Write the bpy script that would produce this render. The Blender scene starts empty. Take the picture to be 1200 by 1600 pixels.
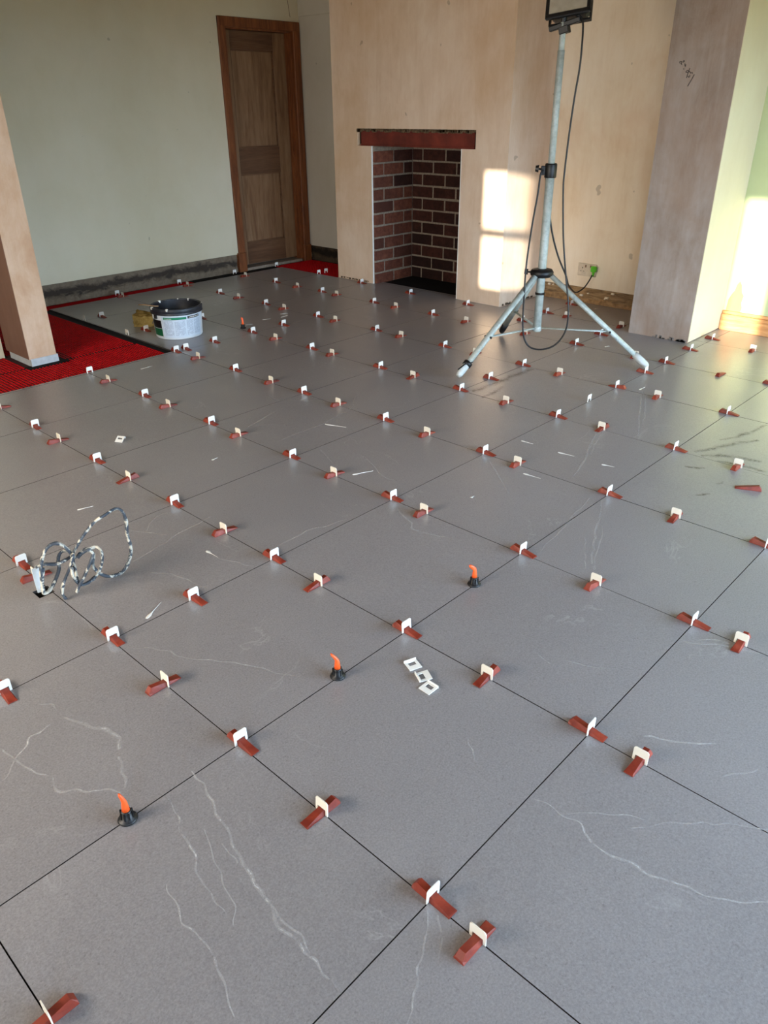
import bpy, bmesh, math, random
from mathutils import Vector, Matrix, noise
random.seed(7)
SC=bpy.context.scene; COL=SC.collection
R=math.radians
# ---------------------------------------------------------------- camera, sky, sun, lights, exposure
cam=bpy.data.cameras.new('camera'); camo=bpy.data.objects.new('camera',cam); COL.objects.link(camo)
camo.location=(-0.1349,0.0191,1.3479); camo.rotation_euler=(R(61.9292),R(0.4463),R(-46.8991))
cam.sensor_width=36; cam.lens=1182.08*36/1600; cam.clip_start=.05
SC.camera=camo
w=bpy.data.worlds.new('sky'); SC.world=w; w.use_nodes=True
bg=w.node_tree.nodes['Background']; bg.inputs[0].default_value=(.56,.76,1,1); bg.inputs[1].default_value=17.5
sl=bpy.data.lights.new('sun','SUN'); sl.energy=15.0; sl.angle=R(.53); sl.color=(1,.94,.83)
so=bpy.data.objects.new('sun',sl); COL.objects.link(so)
so.rotation_euler=Vector((1,.35,-.15)).to_track_quat('-Z','Y').to_euler(); so.location=(-6,-4,4)
def area(name,loc,dirv,sx,sy,e,col,spread=180):
    l=bpy.data.lights.new(name,'AREA'); l.shape='RECTANGLE'; l.size=sx; l.size_y=sy; l.energy=e; l.color=col; l.spread=R(spread)
    o=bpy.data.objects.new(name,l); COL.objects.link(o); o.location=loc
    o.rotation_euler=Vector(dirv).to_track_quat('-Z','Y').to_euler(); return o
def portal(name,loc,dirv,sx,sy):
    o=area(name,loc,dirv,sx,sy,1,(1,1,1)); o.data.cycles.is_portal=True
portal('garden_window_portal',(2.7,-1.95,.97),(0,1,0),4.0,1.70)
portal('pane_portal',(-1.95,1.108,1.525),(1,0,0),.355,.83)
portal('pane_portal',(-1.95,-1.17,1.045),(1,0,0),1.16,1.69)
# added soft fill behind the camera, standing in for daylight; solid wall there
area('fill_light',(-1.79,2.4,1.0),(1,.05,-.30),1.7,1.1,105,(1,.89,.75),130)
SC.view_settings.view_transform='Standard'; SC.view_settings.look='None'; SC.view_settings.gamma=1
SC.view_settings.use_curve_mapping=False; SC.view_settings.exposure=0.13
SC.cycles.max_bounces=8; SC.cycles.diffuse_bounces=6; SC.cycles.transparent_max_bounces=12
LANDMARKS=['the bottom left corner of the photo', 'the orange-topped peg at lower left', 'the bent orange peg at mid floor', 'the hook-topped orange peg', 'the far orange peg', 'the three loose white clips', 'the messy coil', 'the lone loose clip at left', 'the stray wedge at right', "the tripod's left foot", "the tripod's right foot", "the tripod's hanging cable loop", 'the black-rimmed tub', 'the yellow sponge', 'the black hearth', 'the slim pillar at left', 'the wooden door', 'the broad plaster pillar', 'the pine skirting', "the red mat's near corner", 'the wall socket', 'the bottom right corner of the photo', 'the red mat by the far recess', "the chimney breast's right corner", 'the left edge below the red mat', 'the right edge at mid height', 'the middle of the photo']
CLIPS=[(0.0,1.55,'X','f',0,0),(1.0,1.0,'Y','n',21,1),(1.0,0.81,'X','n',21,1),(1.0,1.51,'X','f',2,1),(1.0,2.0,'Y','n',1,0),(2.0,1.0,'Y','n',21,0),(2.0,0.78,'X','f',21,0),(1.0,2.53,'X','n',1,0),(1.0,3.0,'Y','n',6,1),(0.48,3.0,'Y','n',1,1),(1.46,3.0,'Y','n',2,3),(1.0,4.0,'Y','n',6,0),(1.0,3.81,'X','n',6,0),(2.0,3.0,'Y','n',2,2),(2.0,2.62,'X','f',2,0),(2.0,2.0,'Y','n',5,0),(2.0,1.51,'X','f',5,0),(3.0,1.0,'Y','n',25,1),(3.0,0.77,'X','f',25,2),(3.0,1.53,'X','n',3,2),(3.0,2.0,'Y','n',3,0),(4.0,1.54,'X','f',8,1),(4.0,2.0,'Y','n',8,4),(3.0,2.73,'X','n',26,0),(3.0,3.0,'Y','n',26,0),(2.0,3.46,'X','n',6,3),(2.0,4.0,'Y','n',7,2),(2.0,4.55,'X','f',7,0),(2.0,5.0,'Y','n',7,0),(4.0,1.0,'Y','n',25,0),(4.0,2.71,'X','n',3,3),(4.0,3.0,'Y','n',26,3),(3.0,3.55,'X','n',26,1),(3.0,4.0,'Y','n',26,2),(5.0,1.54,'X','n',8,0),(5.0,2.0,'Y','n',8,2),(5.0,2.6,'X','f',10,3),(5.0,3.0,'Y','n',11,7),(4.0,3.55,'X','n',26,2),(4.0,4.0,'Y','n',26,1),(3.0,4.63,'X','n',7,5),(3.0,5.0,'Y','n',7,4),(2.0,5.57,'X','n',24,1),(2.0,6.0,'Y','n',24,0),(2.0,6.65,'X','n',24,0),(6.0,2.0,'Y','n',8,1),(6.0,2.61,'X','n',10,1),(6.0,3.0,'Y','f',10,2),(5.0,3.51,'X','n',9,2),(5.0,4.0,'Y','n',9,0),(4.0,4.55,'X','n',26,4),(4.0,5.0,'Y','n',26,6),(3.0,5.61,'X','n',19,1),(3.0,6.0,'Y','n',7,1),(5.5,3.0,'Y','0',11,0),(6.0,3.59,'X','n',11,1),(6.0,4.0,'Y','n',11,0),(5.44,4.0,'Y','n',9,1),(5.0,4.57,'X','f',9,1),(5.0,5.0,'Y','n',9,6),(4.0,5.45,'X','n',4,5),(4.0,6.0,'Y','n',4,6),(3.0,6.62,'X','n',15,1),(3.0,7.0,'Y','0',15,0),(6.57,3.0,'Y','n',10,0),(7.0,3.32,'X','n',10,0),(7.0,3.0,'Y','n',17,0),(7.59,3.0,'Y','n',17,1),(8.15,3.0,'Y','n',18,0),(8.0,2.52,'X','n',18,0),(7.0,2.45,'X','w',18,0),(7.0,2.0,'Y','n',18,2),(7.52,4.0,'Y','n',20,2),(7.0,4.0,'Y','n',11,1),(8.0,4.0,'X','n',17,1),(8.0,5.0,'Y','n',20,1),(8.0,4.72,'X','n',20,0),(8.58,5.0,'Y','n',20,0),(7.46,5.0,'Y','n',23,0),(7.0,4.65,'X','n',11,0),(6.0,4.59,'X','n',9,0),(6.0,5.0,'Y','n',9,2),(6.0,5.62,'X','n',14,1),(5.0,5.68,'X','n',14,7),(5.0,6.0,'Y','n',22,7),(5.0,7.0,'Y','n',4,0),(5.0,6.59,'X','n',4,1),(4.0,6.62,'X','n',19,0),(4.47,7.0,'Y','n',4,2),(6.0,6.0,'Y','n',14,5),(7.0,5.48,'X','n',23,0),(7.0,6.0,'Y','n',14,1),(6.0,6.68,'X','n',22,3),(6.0,7.0,'Y','n',22,3),(5.45,7.0,'Y','n',4,4),(7.0,7.0,'Y','n',14,3),(7.0,6.61,'X','n',14,0),(7.72,7.0,'Y','n',14,0),(7.7,6.0,'Y','n',23,1),(7.0,7.7,'X','n',22,1),(7.0,8.0,'Y','n',22,0),(6.0,8.0,'Y','n',4,1),(6.0,7.62,'X','n',4,2),(6.0,8.57,'X','n',4,0),(6.0,9.0,'Y','n',16,2),(5.0,8.0,'Y','n',12,0),(7.0,8.51,'X','n',22,0),(7.0,9.0,'Y','n',16,0),(7.78,8.0,'Y','n',22,1),(8.0,9.0,'Y','0',22,0),(7.85,9.0,'Y','0',22,1),(7.84,10.0,'Y','0',16,0),(7.0,9.71,'X','n',16,0),(7.0,10.0,'Y','0',4,0),(6.0,9.77,'X','n',12,0),(6.0,10.0,'Y','0',12,0),(5.0,9.84,'X','n',13,0),(5.0,10.0,'Y','0',13,1),(4.22,9.0,'Y','n',15,1),(4.0,9.0,'X','0',15,1),(4.0,8.0,'X','0',13,0),(4.23,8.0,'Y','n',13,0),(3.98,7.0,'Y','n',19,0),(4.1,7.0,'Y','n',19,1)]
VEINS=[(5.0,[(0.475,1.212),(0.462,1.131),(0.435,1.035),(0.41,0.936),(0.391,0.851),(0.374,0.782),(0.37,0.732),(0.37,0.688),(0.367,0.65),(0.365,0.6)]),(4.0,[(0.383,0.83),(0.383,0.783),(0.382,0.737),(0.374,0.692)]),(3.0,[(0.396,1.19),(0.381,1.142),(0.365,1.086),(0.352,1.031),(0.331,0.972),(0.32,0.908),(0.312,0.868)]),(2.5,[(0.402,1.058),(0.374,0.985),(0.349,0.917),(0.342,0.884),(0.317,0.834)]),(3.0,[(0.277,1.005),(0.258,0.936),(0.253,0.876),(0.254,0.822),(0.24,0.778),(0.228,0.743),(0.213,0.706)]),(3.0,[(0.402,1.0),(0.404,0.953),(0.399,0.936)]),(4.0,[(0.203,1.604),(0.211,1.551),(0.223,1.501),(0.24,1.448)]),(3.5,[(0.166,1.506),(0.195,1.53),(0.223,1.559),(0.251,1.573),(0.27,1.594),(0.291,1.592),(0.324,1.599)]),(4.5,[(0.247,1.432),(0.24,1.386),(0.277,1.345),(0.306,1.314),(0.334,1.278)]),(8.0,[(0.356,1.597),(0.375,1.55),(0.391,1.516),(0.405,1.478),(0.412,1.43),(0.394,1.397)]),(6.0,[(0.384,1.378),(0.365,1.332),(0.345,1.279)]),(3.0,[(0.336,1.695),(0.358,1.67),(0.356,1.638)]),(4.0,[(0.941,0.586),(0.948,0.533),(0.951,0.488),(0.94,0.464),(0.926,0.421),(0.928,0.386),(0.938,0.349),(0.942,0.317),(0.961,0.266),(0.969,0.231),(0.982,0.199),(0.991,0.178),(1.035,0.122)]),(2.5,[(0.954,0.521),(1.017,0.449),(1.06,0.382)]),(3.0,[(1.019,0.398),(1.066,0.356),(1.125,0.298),(1.174,0.235),(1.206,0.181)]),(4.0,[(1.702,0.59),(1.728,0.536),(1.765,0.496),(1.778,0.439),(1.809,0.389)]),(4.0,[(1.739,0.559),(1.773,0.517),(1.801,0.456)]),(4.0,[(1.376,0.86),(1.369,0.814),(1.363,0.786)]),(3.0,[(1.411,0.789),(1.43,0.721),(1.458,0.678)]),(5.0,[(2.341,1.194),(2.18,1.118),(2.109,1.089),(2.025,1.047),(1.942,1.011),(1.87,0.97)]),(3.0,[(2.169,1.094),(2.082,1.051),(1.971,1.01),(1.873,0.967)]),(2.5,[(2.039,1.098),(1.965,1.048),(1.855,0.987)]),(3.0,[(2.35,1.241),(2.19,1.218),(2.051,1.188),(1.94,1.173),(1.85,1.162)]),(3.0,[(0.989,0.807),(0.969,0.779),(0.948,0.751)]),(3.0,[(0.579,0.59),(0.521,0.551),(0.444,0.503),(0.407,0.482)]),(3.0,[(0.589,0.57),(0.554,0.533),(0.523,0.515)]),(4.0,[(0.849,2.135),(0.963,2.16),(1.085,2.187),(1.209,2.207),(1.24,2.21)]),(2.5,[(0.974,2.336),(1.004,2.29),(1.053,2.2)]),(2.5,[(1.004,2.29),(1.099,2.358),(1.166,2.361)]),(4.0,[(0.872,2.034),(0.911,1.98),(0.929,1.914),(0.935,1.852),(0.959,1.815)]),(3.0,[(1.076,1.961),(1.085,1.919),(1.109,1.862),(1.126,1.814)]),(4.0,[(1.273,1.858),(1.347,1.858),(1.437,1.856),(1.507,1.828),(1.567,1.822)]),(5.0,[(1.879,2.584),(2.026,2.595),(2.143,2.588),(2.307,2.625),(2.406,2.625)]),(3.0,[(1.915,2.817),(2.009,2.762),(2.054,2.65)]),(3.0,[(2.401,2.629),(2.59,2.785)]),(5.0,[(1.887,2.836),(2.01,2.863),(2.128,2.906)]),(3.0,[(1.947,2.376),(1.907,2.283),(1.868,2.196)]),(3.0,[(2.028,2.233),(2.017,2.162),(1.972,2.061),(1.93,1.966),(1.938,1.894)]),(3.0,[(0.624,1.722),(0.671,1.657),(0.708,1.555),(0.773,1.464),(0.83,1.342),(0.872,1.258)]),(6.0,[(2.987,1.564),(2.84,1.518),(2.662,1.448),(2.455,1.386)]),(4.0,[(2.999,1.551),(2.84,1.495),(2.693,1.444)]),(5.0,[(3.631,1.667),(3.371,1.548),(3.051,1.398)]),(4.0,[(3.64,1.657),(3.388,1.529),(3.175,1.441)]),(5.0,[(1.755,1.735),(1.712,1.632),(1.677,1.564),(1.715,1.453)]),(4.0,[(2.354,1.737),(2.209,1.568),(2.14,1.473)]),(4.0,[(2.263,3.15),(2.255,3.007),(2.435,2.807),(2.423,2.605)]),(4.0,[(1.278,0.505),(1.321,0.428),(1.377,0.358)]),(4.0,[(1.285,0.306),(1.314,0.289),(1.368,0.258)])]
SMEARS=[(40.0,[(3.028,2.342),(3.176,2.336),(3.357,2.335),(3.577,2.321)]),(22.0,[(2.978,2.245),(3.112,2.248),(3.207,2.269)]),(26.0,[(3.037,1.125),(3.112,1.085),(3.227,1.044),(3.359,0.965)]),(30.0,[(3.015,1.087),(3.092,0.992),(3.122,0.868)]),(18.0,[(3.243,1.094),(3.372,1.042),(3.578,1.004)]),(20.0,[(3.008,1.014),(3.028,0.913),(3.031,0.815)]),(14.0,[(2.865,1.093),(2.876,1.042),(2.901,1.025)]),(12.0,[(2.623,0.94),(2.654,0.922),(2.676,0.906)]),(12.0,[(2.778,0.922),(2.819,0.912)])]
SLIVERS=[(0.725,1.816,0.803,1.859),(0.925,2.634,0.982,2.618),(1.08,2.012,1.081,1.949),(1.549,2.638,1.584,2.64),(2.171,2.582,2.21,2.476),(1.856,2.076,1.941,2.039),(2.632,1.76,2.636,1.7),(2.63,1.566,2.64,1.492),(2.642,1.36,2.654,1.307),(2.343,1.556,2.349,1.475),(3.651,1.692,3.711,1.688),(3.273,4.432,3.337,4.416),(3.472,4.469,3.523,4.441),(3.412,4.389,3.484,4.395),(3.101,4.405,3.145,4.381),(2.045,4.042,2.126,4.046),(4.309,5.564,4.366,5.542),(4.277,2.239,4.309,2.225),(5.148,2.801,5.182,2.793),(2.018,1.582,2.04,1.582)]
COIL=[[(0.612,2.091,-0.01),(0.606,2.093,0.001),(0.604,2.094,0.03),(0.613,2.091,0.059),(0.632,2.095,0.083),(0.645,2.09,0.107),(0.657,2.086,0.138),(0.673,2.101,0.147),(0.705,2.09,0.191),(0.741,2.078,0.227),(0.774,2.066,0.244),(0.814,2.073,0.248),(0.831,2.067,0.236),(0.838,2.065,0.199),(0.838,2.075,0.145),(0.841,2.074,0.104),(0.837,2.076,0.069),(0.82,2.081,0.033),(0.798,2.089,0.011),(0.765,2.101,0.005),(0.74,2.11,0.026),(0.722,2.105,0.06),(0.722,2.105,0.08),(0.729,2.103,0.102),(0.713,2.087,0.137),(0.695,2.094,0.137),(0.676,2.1,0.121)],[(0.637,2.061,0.119),(0.635,2.062,0.093),(0.646,2.068,0.057),(0.66,2.063,0.044),(0.689,2.064,0.046),(0.711,2.056,0.066),(0.732,2.06,0.095),(0.736,2.058,0.133),(0.732,2.081,0.141),(0.708,2.089,0.139),(0.689,2.117,0.118),(0.67,2.124,0.109)],[(0.635,2.062,0.029),(0.648,2.057,0.053),(0.669,2.05,0.085),(0.691,2.042,0.125),(0.704,2.048,0.143),(0.695,2.051,0.16),(0.683,2.066,0.149)],[(0.559,2.12,0.041),(0.562,2.119,0.083),(0.57,2.116,0.134),(0.593,2.129,0.164),(0.613,2.122,0.184),(0.633,2.115,0.184),(0.65,2.109,0.166),(0.662,2.105,0.135),(0.663,2.105,0.104),(0.652,2.077,0.074),(0.653,2.077,0.046)],[(0.674,2.122,0.131),(0.655,2.129,0.144),(0.639,2.134,0.137),(0.623,2.119,0.124),(0.621,2.12,0.097),(0.605,2.125,0.063),(0.585,2.122,0.043),(0.574,2.126,0.031),(0.562,2.13,0.033),(0.561,2.119,0.071),(0.574,2.115,0.122)],[(0.561,2.141,0.12),(0.582,2.133,0.125),(0.611,2.113,0.121),(0.636,2.104,0.126),(0.672,2.123,0.12)],[(0.563,2.151,0.111),(0.562,2.151,0.069),(0.563,2.15,0.025)]]
CABLE=[(3.763,2.346,1.745),(3.766,2.323,1.712),(3.752,2.308,1.606),(3.751,2.309,1.51),(3.745,2.317,1.397),(3.741,2.325,1.236),(3.738,2.33,1.038),(3.739,2.327,0.944),(3.741,2.305,0.75),(3.743,2.283,0.617),(3.73,2.247,0.485),(3.726,2.215,0.349),(3.726,2.216,0.221),(3.7,2.258,0.133),(3.657,2.327,0.099),(3.618,2.391,0.119),(3.598,2.422,0.211),(3.594,2.429,0.411),(3.611,2.44,0.583),(3.652,2.449,0.78),(3.686,2.452,0.925),(3.698,2.451,1.029),(3.723,2.448,1.047),(3.764,2.459,1.016),(3.78,2.452,0.934),(3.811,2.42,0.733),(3.854,2.389,0.592),(3.917,2.363,0.479),(4.4,2.616,0.317),(4.8,2.816,0.199),(5.1,2.945,0.111),(5.2,2.94,0.129),(5.225,2.913,0.186),(5.225,2.897,0.226)]
# ---------------------------------------------------------------- helpers
def lin(c):
    return tuple(((x/255)/12.92 if x/255<=.04045 else ((x/255+.055)/1.055)**2.4) for x in c)+(1,)
class M:
    """small node-material writer"""
    def __init__(s,name,rough=.6,spec=.5,metal=0):
        s.m=bpy.data.materials.new(name); s.m.use_nodes=True; s.t=s.m.node_tree; s.n=s.t.nodes; s.b=s.n['Principled BSDF']
        s.b.inputs['Roughness'].default_value=rough; s.b.inputs['Specular IOR Level'].default_value=spec; s.b.inputs['Metallic'].default_value=metal
        s.tc=s.n.new('ShaderNodeNewGeometry')
    def L(s,a,b): s.t.links.new(a,b)
    def pos(s,scale=(1,1,1),rand=0):
        mp=s.n.new('ShaderNodeMapping'); mp.inputs['Scale'].default_value=scale; s.L(s.tc.outputs['Position'],mp.inputs[0])
        if rand:
            oi=s.n.new('ShaderNodeObjectInfo'); mu=s.n.new('ShaderNodeMath'); mu.operation='MULTIPLY'; mu.inputs[1].default_value=rand
            s.L(oi.outputs['Random'],mu.inputs[0]); cb=s.n.new('ShaderNodeCombineXYZ')
            for k in range(3): s.L(mu.outputs[0],cb.inputs[k])
            s.L(cb.outputs[0],mp.inputs['Location'])
        return mp.outputs[0]
    def noise(s,scale,detail=4,rough=.55,vec=None,dist=0):
        n=s.n.new('ShaderNodeTexNoise'); n.inputs['Scale'].default_value=scale; n.inputs['Detail'].default_value=detail
        n.inputs['Roughness'].default_value=rough; n.inputs['Distortion'].default_value=dist
        s.L(vec or s.pos(),n.inputs['Vector']); return n.outputs[0]
    def ramp(s,fac,stops,inter='LINEAR'):
        r=s.n.new('ShaderNodeValToRGB'); r.color_ramp.interpolation=inter
        e=r.color_ramp.elements
        while len(e)<len(stops): e.new(.5)
        for q,(p,c) in zip(e,stops): q.position=p; q.color=c if len(c)==4 else lin(c)
        s.L(fac,r.inputs[0]); return r.outputs[0]
    def mix(s,fac,a,b,mode='MIX'):
        x=s.n.new('ShaderNodeMix'); x.data_type='RGBA'; x.blend_type=mode
        for v,i in ((fac,0),(a,6),(b,7)):
            if isinstance(v,(int,float)): x.inputs[i].default_value=v
            elif isinstance(v,tuple): x.inputs[i].default_value=v
            else: s.L(v,x.inputs[i])
        return x.outputs[2]
    def math(s,op,a,b=0.5):
        x=s.n.new('ShaderNodeMath'); x.operation=op; x.use_clamp=False
        for v,i in ((a,0),(b,1)):
            if isinstance(v,(int,float)): x.inputs[i].default_value=v
            else: s.L(v,x.inputs[i])
        return x.outputs[0]
    def col(s,o):
        if isinstance(o,tuple): s.b.inputs['Base Color'].default_value=o
        else: s.L(o,s.b.inputs['Base Color'])
        return s
    def bump(s,h,strength=.2,dist=.01):
        b=s.n.new('ShaderNodeBump'); b.inputs['Strength'].default_value=strength; b.inputs['Distance'].default_value=dist
        s.L(h,b.inputs['Height']); s.L(b.outputs[0],s.b.inputs['Normal']); return s
    def rough(s,o): s.L(o,s.b.inputs['Roughness']); return s
def bw(v): return (v,v,v,1)
def simple(name,c,rough=.6,spec=.5,metal=0,var=.12,scale=30):
    s=M(name,rough,spec,metal); n=s.noise(scale,3)
    a=lin(c); d=tuple(x*(1-var) for x in a[:3])+(1,); u=tuple(min(1,x*(1+var)) for x in a[:3])+(1,)
    s.col(s.ramp(n,[(.3,d),(.7,u)])); return s.m
def plaster(name,base,dark,light,pink=None,vs=.8,amt=.5,patch=.9,streak=.25):
    s=M(name,.85,.25)
    big=s.noise(patch,3,.5,s.pos((1,1,vs)),.25); mid=s.noise(3.2,7,.68,s.pos((1,1,.8)),.3); fine=s.noise(70,4,.6,s.pos((1,1,.3)))
    st=s.noise(16,5,.7,s.pos((1,1,.16)),.5)
    c=s.ramp(big,[(.36,dark),(.5,base),(.64,light)])
    c2=s.ramp(mid,[(.3,dark),(.5,base),(.7,light)])
    c=s.mix(amt,c,c2)
    c=s.mix(streak,c,s.ramp(st,[(.32,dark),(.5,base),(.68,light)]))
    if pink:
        f=s.ramp(s.noise(.8,6,.62,s.pos((1,1.2,.8)),.3),[(.5,bw(0)),(.66,bw(1))])
        c=s.mix(s.math('MULTIPLY',f,.6),c,lin(pink))
    sp=s.ramp(s.noise(9,2,.5),[(.745,bw(0)),(.76,bw(1))])
    c=s.mix(s.math('MULTIPLY',sp,.4),c,lin(tuple(int(x*.55) for x in dark)))
    s.col(c); s.bump(s.math('ADD',s.math('MULTIPLY',fine,.3),mid),.15,.004)
    return s.m
def wood(name,dark,mid,light,axis='z',rough=.55,scale=14):
    s=M(name,rough,.4)
    sc={'z':(6,6,.6),'x':(.6,6,6),'y':(6,.6,6)}[axis]
    n=s.noise(scale/4,6,.6,s.pos(sc,3),1.2); g=s.noise(scale*2,3,.5,s.pos(sc,3))
    k=s.math('ADD',s.math('MULTIPLY',n,.75),s.math('MULTIPLY',g,.25))
    s.col(s.ramp(k,[(.34,dark),(.5,mid),(.66,light)])); s.bump(k,.15,.003); return s.m

class B:
    def __init__(s): s.bm=bmesh.new()
    def box(s,x0,x1,y0,y1,z0,z1,bev=0):
        r=bmesh.ops.create_cube(s.bm,size=1)
        vs=r['verts']
        for v in vs: v.co=Vector(((x0+x1)/2+v.co.x*(x1-x0),(y0+y1)/2+v.co.y*(y1-y0),(z0+z1)/2+v.co.z*(z1-z0)))
        if bev:
            ed=list({e for v in vs for e in v.link_edges})
            bmesh.ops.bevel(s.bm,geom=ed,offset=bev,segments=1,affect='EDGES')
        return s
    def loft(s,rings,cap=True,closed=True):
        vr=[[s.bm.verts.new(p) for p in r] for r in rings]
        n=len(vr[0])
        for a,b in zip(vr,vr[1:]):
            for i in range(n if closed else n-1):
                j=(i+1)%n; s.bm.faces.new((a[i],a[j],b[j],b[i]))
        if cap:
            s.bm.faces.new(list(reversed(vr[0]))); s.bm.faces.new(vr[-1])
        return s
    def tube(s,pts,r,n=10,oval=1.0,cap=True):
        pts=[Vector(p) for p in pts]; rings=[]; up=None
        for i,p in enumerate(pts):
            t=(pts[min(i+1,len(pts)-1)]-pts[max(i-1,0)]).normalized()
            if up is None:
                up=Vector((0,0,1)) if abs(t.z)<.9 else Vector((1,0,0))
            u=(up-t*up.dot(t)).normalized(); up=u; v=t.cross(u)
            rr=r[i] if isinstance(r,(list,tuple)) else r
            rings.append([p+u*math.cos(a)*rr*oval+v*math.sin(a)*rr for a in [2*math.pi*k/n for k in range(n)]])
        return s.loft(rings,cap)
    def lathe(s,prof,c=(0,0,0),n=32,a0=0,a1=2*math.pi,cap=False):
        full=abs(a1-a0-2*math.pi)<1e-6; m=n if full else n+1
        rings=[[Vector((c[0]+r*math.cos(a0+(a1-a0)*k/n),c[1]+r*math.sin(a0+(a1-a0)*k/n),c[2]+z)) for k in range(m)] for r,z in prof]
        return s.loft(rings,cap,full)
    def xf(s,mat): bmesh.ops.transform(s.bm,matrix=mat,verts=s.bm.verts[:]); return s
    def mesh(s,name,smooth=False):
        me=bpy.data.meshes.new(name); bmesh.ops.recalc_face_normals(s.bm,faces=s.bm.faces[:]); s.bm.to_mesh(me); s.bm.free()
        if smooth:
            for p in me.polygons: p.use_smooth=True
        return me
def obj(name,b,mat,parent=None,smooth=False,loc=None,rot=None,autos=False):
    me=b.mesh(name,smooth) if isinstance(b,B) else b
    if mat is not None and not me.materials: me.materials.append(mat)
    o=bpy.data.objects.new(name,me); COL.objects.link(o)
    if parent is not None: o.parent=parent
    if loc is not None: o.location=loc
    if rot is not None: o.rotation_euler=rot
    return o
def link(name,me,parent,loc=(0,0,0),rot=(0,0,0),scale=None):
    o=bpy.data.objects.new(name,me); COL.objects.link(o); o.parent=parent; o.location=loc; o.rotation_euler=rot
    if scale: o.scale=scale
    return o
def empty(name,loc=(0,0,0),rz=0):
    o=bpy.data.objects.new(name,None); COL.objects.link(o); o.location=loc; o.rotation_euler=(0,0,rz); o.empty_display_size=.05; return o
def tag(o,label,cat,group=None,kind=None):
    o['label']=label; o['category']=cat
    if group: o['group']=group
    if kind: o['kind']=kind
    return o
def struct(o): o['kind']='structure'; return o
def catmull(P,k=6):
    P=[Vector(p) for p in P]; out=[]
    for i in range(len(P)-1):
        a,b,c,d=P[max(i-1,0)],P[i],P[i+1],P[min(i+2,len(P)-1)]
        for j in range(k):
            t=j/k; out.append(.5*((2*b)+(c-a)*t+(2*a-5*b+4*c-d)*t*t+(3*b-a-3*c+d)*t**3))
    out.append(P[-1]); return out

# ---------------------------------------------------------------- materials
def tile_mat():
    s=M('porcelain_tile',.42,1.0)
    v=s.pos((1,1,1),37)
    cloud=s.noise(1.6,5,.6,v,.4); fine=s.noise(230,3,.7,v); spk=s.noise(150,2,.6,v)
    c=s.ramp(cloud,[(.3,(127,123,123)),(.7,(138,134,134))])
    c=s.mix(.33,c,s.ramp(fine,[(.3,(104,101,102)),(.7,(184,181,181))]))
    dk=s.ramp(spk,[(.30,bw(1)),(.37,bw(0))]); c=s.mix(s.math('MULTIPLY',dk,.38),c,lin((84,80,78)))
    # hairline veins, different in every tile
    vn=s.noise(1.7,5,.55,v,1.3); d=s.math('ABSOLUTE',s.math('SUBTRACT',vn,.5))
    ln=s.ramp(d,[(0,bw(1)),(.006,bw(0))]); mk=s.ramp(s.noise(2.3,3,.5,v),[(.55,bw(0)),(.65,bw(1))])
    c=s.mix(s.math('MULTIPLY',s.math('MULTIPLY',ln,mk),.28),c,lin((205,203,200)))
    # dusty wipe marks
    du=s.ramp(s.noise(2.6,7,.72,s.pos((1,1.6,1)),.3),[(.48,bw(0)),(.75,bw(1))])
    c=s.mix(s.math('MULTIPLY',du,.07),c,lin((180,174,166)))
    s.col(c)
    rg=s.ramp(s.noise(2.2,6,.7,s.pos((1.7,1,1)),.2),[(.3,bw(.30)),(.7,bw(.35))]); s.rough(rg)
    return s.m
MT=tile_mat()
MEDGE=simple('dark_tile_edge',(58,54,52),.9,.2)  # tile sides, darker than the faces
MSLAB=simple('dark_adhesive_bed',(30,28,27),.95,.2)
MLEFT=plaster('painted_plaster_offwhite',(212,202,174),(204,192,160),(218,209,184),amt=.4,streak=.05)
MREC=plaster('painted_plaster_recess',(196,190,176),(186,178,160),(204,198,184),amt=.4,streak=.1)
MCHIM=plaster('skim_plaster_pink',(220,194,168),(200,168,136),(232,214,194),pink=(196,158,118))
MALC=plaster('skim_plaster_cream',(232,216,190),(214,190,156),(238,226,206),pink=(208,164,120))
MPIER=plaster('skim_plaster_streaked',(160,144,132),(132,110,92),(182,170,160),pink=(146,112,84),streak=.3,amt=.7)
MPIERS=plaster('skim_plaster_lit_side',(216,206,174),(206,192,158),(224,214,188),amt=.3,streak=.1)  # right pier's side face, its brighter light painted in as a paler tone
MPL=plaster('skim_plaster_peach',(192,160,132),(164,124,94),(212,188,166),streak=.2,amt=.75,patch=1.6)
MPLD=plaster('plaster_shaded_brown',(112,82,68),(96,68,56),(126,94,80))  # left pier's return, its shade painted in as dark brown
MGREEN=plaster('painted_plaster_green',(196,204,158),(184,192,144),(206,212,174),amt=.3,streak=.1)
MCEIL=plaster('ceiling_plaster',(132,100,66),(120,90,56),(144,112,78))
MBROWN=simple('bare_brown_plaster',(122,106,90),.95,.2,var=.2,scale=14)
MOPINE=wood('orange_pine',(84,44,20),(118,66,32),(140,84,44))
MDOOR=wood('bare_pine_door',(104,70,44),(126,92,62),(140,108,78),scale=9)
MDRAIL=wood('bare_pine_rail',(80,50,30),(98,66,42),(110,78,52),'x',scale=9)
MSKIRT=wood('pine_skirting',(176,112,60),(206,146,92),(222,170,116),'y')
MTIMB=wood('weathered_timber',(84,62,42),(140,112,78),(172,144,106),'y',.9,22)
MMORT=simple('grey_mortar',(140,126,110),.95,.2,var=.25,scale=60)
MBLACK=simple('black_plastic',(13,13,15),.45,.45)
MWHITE=simple('white_clip_plastic',(232,230,222),.45,.5,var=.04)
MCREAM=simple('cream_clip_plastic',(230,223,206),.45,.5,var=.04)
def red_mat():
    s=M('red_wedge_plastic',.5,.45); n=s.noise(25,4,.6,s.pos((1,1,1),9))
    s.col(s.ramp(n,[(.35,(108,34,20)),(.58,(134,48,28)),(.78,(156,72,52))])); return s.m
MRED=red_mat()
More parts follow.
